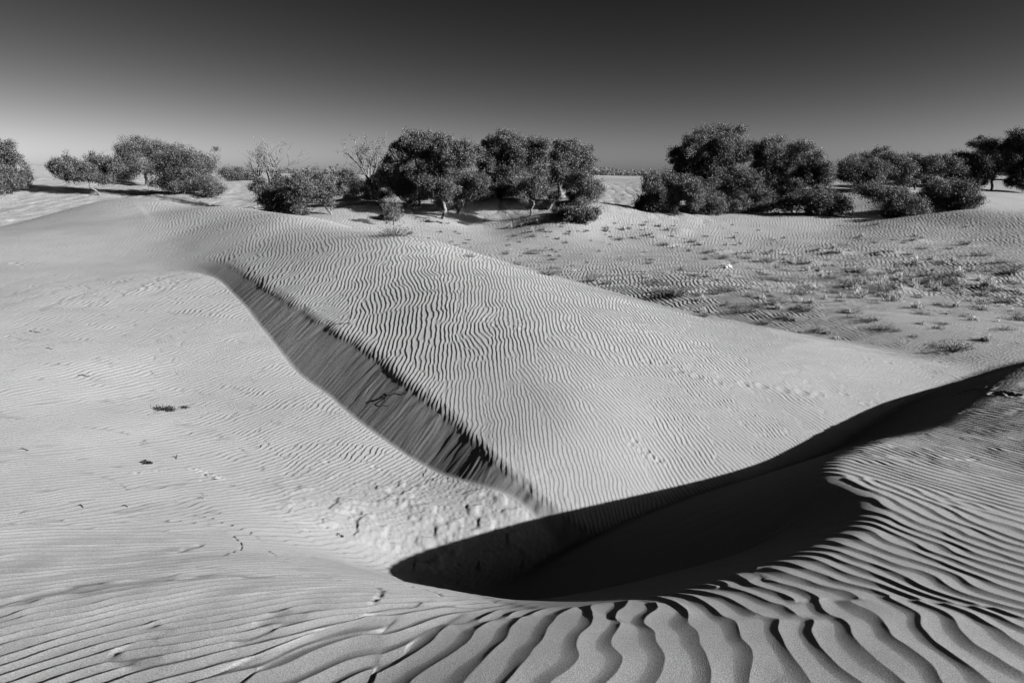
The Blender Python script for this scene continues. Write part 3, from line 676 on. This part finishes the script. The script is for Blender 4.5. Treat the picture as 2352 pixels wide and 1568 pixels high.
PALE = [(Z3, [(1290,960),(1340,1010),(1480,1010),(1590,1010),(1690,1000),(1790,1000),(1830,1020),(1950,980),(1500,960),(1390,980),(1640,930),(1730,930),(1800,900),(2040,900),(2080,960),(1250,1060),(1370,1060),(1560,1080),(860,880),(960,900),(700,790),(620,800),(330,780),(240,760),(400,740),(60,650),(100,680),(20,690),(150,630),(230,690),(200,650),(270,700),(480,780),(760,840),(900,830),(960,850),(1060,850),(1010,830),(1110,900),(1150,870),(1040,900),(1240,790),(1200,760),(1300,780),(1370,690),(1700,690),(1740,700),
    (1480,800),(1350,900),(1540,890),(1700,850),(1880,850),(1920,840),(1790,830),(1960,930),(1990,940),(1440,960),(1600,950),(2130,1000),(1970,860),(1130,930),(550,745),(600,700)]),
    (Z2, [(1620,650),(1750,660),(1420,680),(1640,740),(1700,740),(1380,740),(1560,790),(1230,710),(1310,700),(1890,720),(2150,680),(2040,720),(2210,780),(2000,730),(2080,780),(1760,735),(1480,740)])]

SPECIAL = {  # single tussocks one can point to
 (Z2, 1490, 1030): 'dark round shrub standing on the crest line of the big dune',
 (Z6, 2020, 600): 'lone dark spiky shrub just behind the shadowed ridge on the right',
 (Z6, 350, 285): 'small dark shrub just right of the shrub on the big dune crest line',
 (Z3, 1290, 995): 'large dark shrub with pale flecks at the left end of the shrub patch',
 (Z3, 1860, 985): 'largest dark shrub at the right end of the shrub patch',
 (Z3, 2000, 740): 'dark shrub highest on the slope of the smooth dune shoulder',
 (Z3, 2095, 805): 'round grey shrub on the smooth slope below the highest shrub',
 (Z3, 2200, 850): 'grey shrub lowest of the three lined up down the smooth slope',
 (Z3, 2270, 915): 'wide dark shrub by the right edge below the smooth slope',
 (Z3, 180, 740): 'spiky dark shrub in front of the pale tussocks below the tallest tree',
 (Z2, 560, 755): 'small flat shrub on bare sand at the foot of the eroded bank',
 (Z2, 470, 765): 'flat shrub nearest the big dune below the small leafy sapling',
}
def batch_ground(P): return ground(np.array([p[0] for p in P]), np.array([p[1] for p in P]), False) + H0
ORD = 'first second third fourth fifth sixth seventh eighth ninth tenth eleventh twelfth thirteenth fourteenth'.split()
def scatter(groups, meshes, kind, label, group, seed, smin_, smax_):
    rng = np.random.RandomState(seed)
    L = [(fr, p) for fr, ps in groups for p in ps]
    pts = hit_many([zf(fr, *p) for fr, p in L])
    n = 0
    L = [(a, q) for a, q in zip(L, pts) if 12 <= q[1] <= 52]
    pts = [q for _, q in L]; L = [a for a, _ in L]
    ordn = [i for i in sorted(range(len(L)), key=lambda i: -pts[i][1]) if (L[i][0], *L[i][1]) not in SPECIAL]
    nrow = max(1, round(len(ordn) / 9)); labs = {}
    for rI in range(nrow):
        row = ordn[rI * len(ordn) // nrow:(rI + 1) * len(ordn) // nrow]
        row.sort(key=lambda i: pts[i][0] / pts[i][1])
        rn = 'row nearest the trees' if rI == 0 else ('row nearest the camera' if rI == nrow - 1 else ORD[rI] + ' row out from the trees')
        for k, i in enumerate(row):
            labs[i] = '%s, %s from the left in the %s' % (label, ORD[k], rn)
    for i, ((fr, p), q) in enumerate(zip(L, pts)):
        o = bpy.data.objects.new(kind, meshes[n % len(meshes)]); COL.objects.link(o)
        key = (fr, p[0], p[1])
        sc = rng.uniform(smin_, smax_) * (1.0 if q[1] > 20 else .8)
        if key in SPECIAL: sc = smax_ * 1.1 * (1 if q[1] > 20 else .75)
        o.location = (q[0], q[1], q[2] - .01); o.scale = (sc * rng.uniform(1, 1.35), sc, sc * rng.uniform(.8, 1.1)); o.rotation_euler = (0, 0, rng.uniform(0, 6.28))
        lab = SPECIAL.get(key)
        tag(o, lab or labs[i], 'shrub' if 'shrub' in kind else 'grass', None if lab else group)
        if lab: pass
        n += 1
scatter(DARK, SHRUB, 'low_shrub', 'dark plain shrub', 'dark shrubs on the plain', 11, .5, 1.05)
scatter(PALE, GRASS, 'grass_tussock', 'pale grass tussock', 'pale grass tussocks on the plain', 12, .55, 1.0)

def tiny_tufts():
    rng = np.random.RandomState(9); uv = []
    while len(uv) < 330:
        u = rng.uniform(900, 2352); v = rng.uniform(505, 800)
        if v > 520 + (u - 900) * .20 + 60 or v < 510: continue
        if rng.rand() < math.exp(-((v - (560 + (u - 1200) * .11)) / 70) ** 2) + .12: uv.append((u, v))
    for i, q in enumerate(hit_many(uv)):
        if not 12 < q[1] < 52 or (q[1] < 29 and q[0] < 5): continue
        k = i % 5 < 2
        o = bpy.data.objects.new('dry_tuft' if not k else 'tiny_shrub', (GRASS if not k else SHRUB)[i % 4]); COL.objects.link(o)
        sc = rng.uniform(.3, .62)
        o.location = (q[0], q[1], q[2] - .01); o.scale = (sc * 1.5, sc, sc * .8); o.rotation_euler = (0, 0, rng.uniform(0, 6.28))
        if k: tag(o, 'tiny dark shrub, one of many specks between the larger shrubs on the plain', 'shrub', 'tiny shrubs scattered over the plain')
        else: tag(o, 'tiny low dry tuft, one of many specks between the larger tussocks on the plain', 'grass', 'tiny dry tufts scattered over the plain')
tiny_tufts()

# ------------------------------------------------------------------ sticks, litter and scraps on the near sand
def put(fr, x, y):
    return hit_many([zf(fr, x, y)])[0]
def stick(fr, x0, y0, x1, y1, r, label, forks=0, mat=None, lift=0.0, seed=0, name='stick'):
    rng = np.random.RandomState(seed)
    a = np.array(put(fr, x0, y0)); b = np.array(put(fr, x1, y1))
    m = Mesh(); n = 8
    def lay(a, b, r, sag):
        P = curve(a, b, rng, sag, n)
        P[:, 2] = ground(P[:, 0], P[:, 1], True) + H0 + r * .5 + lift * np.sin(np.linspace(0, np.pi, n))
        m.tube(P - a0, np.linspace(r, r * .45, n), 6); return P
    a0 = a.copy()
    P = lay(a, b, r, .04)
    d = (b - a)[:2]; L = np.linalg.norm(d)
    for k in range(forks):
        s = P[rng.randint(2, n - 1)]
        an = math.atan2(d[1], d[0]) + rng.choice([-1, 1]) * rng.uniform(.4, .9)
        e = s + np.array([math.cos(an), math.sin(an), 0]) * L * rng.uniform(.25, .45)
        lay(s, e, r * .5, .08)
    o = m.obj(name, mat or M_CHAR); o.location = a0
    return tag(o, label, name)
stick(Z4, 200, 578, 268, 588, .012, 'thin dark stick on the rippled slope near the left edge', 0, seed=1)
stick(Z4, 312, 693, 358, 703, .010, 'short straight dark twig just below the stick near the left edge', 0, seed=2, name='twig')
stick(Z4, 528, 878, 605, 888, .011, 'curved thin twig above the half buried dead plant', 1, seed=3, name='twig')
stick(Z4, 135, 1375, 200, 1380, .009, 'low flat twig on smooth sand by the lower left edge', 1, seed=4, name='twig')
stick(Z5, 925, 553, 1036, 541, .012, 'pale forked branch lying across the top edge of the steep sand face', 4, M_PALE, .03, seed=5, name='branch')
stick(Z5, 1140, 960, 1330, 920, .009, 'dark forked branch lying halfway down the steep sand face', 3, M_BARK, .02, seed=6, name='branch')
stick(ZK, 365, 350, 382, 358, .008, 'tiny dark twig on the bright fine ripples lower left', 0, seed=7, name='twig')
stick(ZK, 562, 352, 586, 357, .008, 'tiny dark twig right of the other tiny twig on the bright ripples', 0, seed=8, name='twig')
stick(Z4, 1185, 1435, 1192, 1415, .007, 'tiny upright twig above the scraps of dark bark', 0, lift=.02, seed=9, name='twig')

def litter_heap(fr, x, y, w_px, label, name, cat, n=26, mats=None, h=.03, seed=0, curl=1.):
    """a small heap of bark flakes and dead leaves"""
    rng = np.random.RandomState(seed)
    c = np.array(put(fr, x, y)); e = np.array(put(fr, x + w_px * .5, y))
    R = np.linalg.norm((e - c)[:2])
    m = Mesh()
    for k in range(n):
        a = rng.uniform(0, 6.28); rr = R * math.sqrt(rng.rand())
        p = np.array([math.cos(a) * rr, math.sin(a) * rr * .7, 0])
        p[2] = float(ground(np.array([c[0] + p[0]]), np.array([c[1] + p[1]]), True)[0]) + H0 - c[2] + rng.uniform(0, h) * (1 - rr / R * .7) + .004
        L = R * rng.uniform(.12, .32); wd = L * rng.uniform(.25, .6)
        an = rng.uniform(0, 6.28); ax = np.array([math.cos(an), math.sin(an), rng.normal(0, .25)]); sx = np.array([-math.sin(an), math.cos(an), rng.normal(0, .3)])
        g = 5
        P = []
        for q in range(g):
            t = q / (g - 1) - .5
            cc = p + ax * L * t * 2 + np.array([0, 0, curl * L * .5 * t * t * 2])
            ww = wd * (1 - (2 * t) ** 2 * .7)
            P += [cc - sx * ww, cc + np.array([0, 0, -.15 * wd]), cc + sx * ww, cc + np.array([0, 0, -.15 * wd - .003])]
        F = []
        for q in range(g - 1):
            for j in range(4):
                F.append([q * 4 + j, q * 4 + (j + 1) % 4, q * 4 + 4 + (j + 1) % 4, q * 4 + 4 + j])
        m.add(P, F)
    o = m.obj(name, mats or M_CHAR); o.location = c
    return tag(o, label, cat)
litter_heap(Z4, 988, 1470, 90, 'dark clump of dead leaves and bark on the smooth sand, largest of the scraps', 'bark_litter', 'litter', 60, h=.05, seed=1)
litter_heap(Z4, 1250, 1092, 70, 'flat dark scraps beside the half buried dead plant', 'bark_litter', 'litter', 22, seed=2)
litter_heap(Z4, 1045, 1190, 26, 'small pale curled scrap below the half buried dead plant', 'bark_scrap', 'litter', 4, M_PALE, seed=3)
litter_heap(Z4, 1670, 998, 34, 'small dark scrap with a sand tail right of the half buried dead plant', 'bark_scrap', 'litter', 6, seed=4)
litter_heap(ZK, 985, 231, 26, 'dark bark scraps at the middle of the row of paw-sized marks', 'bark_scrap', 'litter', 9, seed=5)
litter_heap(ZK, 935, 300, 26, 'upper of two dark bark scraps on the bright sand below the row of marks', 'bark_scrap', 'litter', 7, seed=6)
litter_heap(ZK, 918, 316, 26, 'lower of two dark bark scraps on the bright sand below the row of marks', 'bark_scrap', 'litter', 7, seed=7)
litter_heap(ZK, 1070, 261, 24, 'dark bark scrap right of the two paired scraps', 'bark_scrap', 'litter', 6, seed=8)
litter_heap(ZK, 1562, 488, 34, 'curled piece of black bark left of the big shadow tip', 'bark_piece', 'litter', 14, h=.03, seed=9, curl=2)
litter_heap(ZK, 2196, 350, 16, 'small black chip on the lumpy sand above the big shadow', 'bark_chip', 'litter', 4, seed=10)
litter_heap(ZK, 1886, 149, 12, 'tiny black chip left of the lower end of the steep sand face', 'bark_chip', 'litter', 3, seed=11)
# half buried dead plant
c = put(Z4, 1100, 1105)
_r2 = np.random.RandomState(21)
o = low_shrub(_r2, 46, .20, .05).obj('dead_plant', M_CHAR); o.location = (c[0], c[1], c[2] + .005); o.scale = (1.0, .6, .9)
tag(o, 'half buried dark dead plant in a shallow scoop on the left slope', 'plant')
# crumpled white rubbish on the plain
def crumple(name, label, cat, fr, x, y, r, mat):
    bm = bmesh.new(); bmesh.ops.create_icosphere(bm, subdivisions=3, radius=1)
    rng = np.random.RandomState(3)
    for v in bm.verts:
        f = 1 + .35 * math.sin(v.co.x * 7 + 2 * math.sin(v.co.y * 5)) * math.cos(v.co.z * 6 + v.co.y * 4) + rng.uniform(-.06, .06)
        v.co = Vector((v.co.x * f * 1.2, v.co.y * f * .8, max(v.co.z * f * .75, -.4))) * r
    me = bpy.data.meshes.new(name); bm.to_mesh(me); bm.free(); me.materials.append(mat)
    o = bpy.data.objects.new(name, me); COL.objects.link(o)
    c = put(fr, x, y); o.location = (c[0], c[1], c[2] + r * .35)
    return tag(o, label, cat)
crumple('white_litter', 'small bright white lump of rubbish on the rippled plain among the shrubs', 'litter', Z3, 560, 880, .16, M_WHITE)
# dead stub left of the dense bush
c = put(ZM, 418, 1090)
Bp = at(*zf(ZM, 418, 1100), 47); m = Mesh()
m.tube([np.array([0, 0, -.2]), np.array([.02, 0, .5]), np.array([-.01, 0, 1.0])], [.06, .05, .035], 7)
o = m.obj('dead_stump', M_BARK); o.location = (Bp[0], Bp[1], gz(Bp[0], Bp[1])); tag(o, 'thin dark upright stump left of the dense bush behind the dune crest', 'stump')
# fallen dead branches at the foot of the bank
def fallen(label, fr, Y, path, r, forks, seed):
    rng = np.random.RandomState(seed); m = Mesh()
    P = [np.array(at(*zf(fr, *p), Y + rng.uniform(-.3, .3))) for p in path]
    for p in P: p[2] = max(p[2] + H0, gz(p[0], p[1]) + r * .3)
    o0 = P[0].copy()
    t = np.linspace(0, 1, len(P)); tt = np.linspace(0, 1, len(P) * 4)
    Q = np.stack([np.interp(tt, t, [p[k] for p in P]) for k in range(3)], 1) - o0
    Q += rng.normal(0, .02, Q.shape)
    m.tube(Q, np.linspace(r, r * .4, len(Q)), 6)
    for k in range(forks):
        s = Q[rng.randint(3, len(Q) - 2)]
        e = s + np.array([rng.normal(0, .7), rng.normal(0, .3), rng.uniform(-.1, .6)])
        m.tube(curve(s, e, rng, .15, 5), np.linspace(r * .45, r * .15, 5), 5)
    o = m.obj('fallen_branch', M_BARK); o.location = o0
    tag(o, label, 'branch')
fallen('crooked dark dead branch over the hollow at the foot of the big round-topped tree', ZA, 51, [(1050,1365),(960,1345),(870,1330),(800,1380),(770,1430)], .09, 4, 1)
fallen('long low dead limb lying from the hollow to the low spreading tree', ZA, 52, [(870,1350),(760,1330),(660,1290),(560,1280)], .07, 5, 2)
fallen('fan of bare roots and twigs spread over the eroded bank left of the spindly sapling', ZB, 52, [(840,1290),(700,1280),(560,1240),(450,1190),(370,1120)], .035, 7, 3)
fallen('upper arching bare twig over the eroded bank', ZB, 52.5, [(800,1290),(680,1250),(600,1200),(540,1140),(500,1080)], .03, 5, 4)
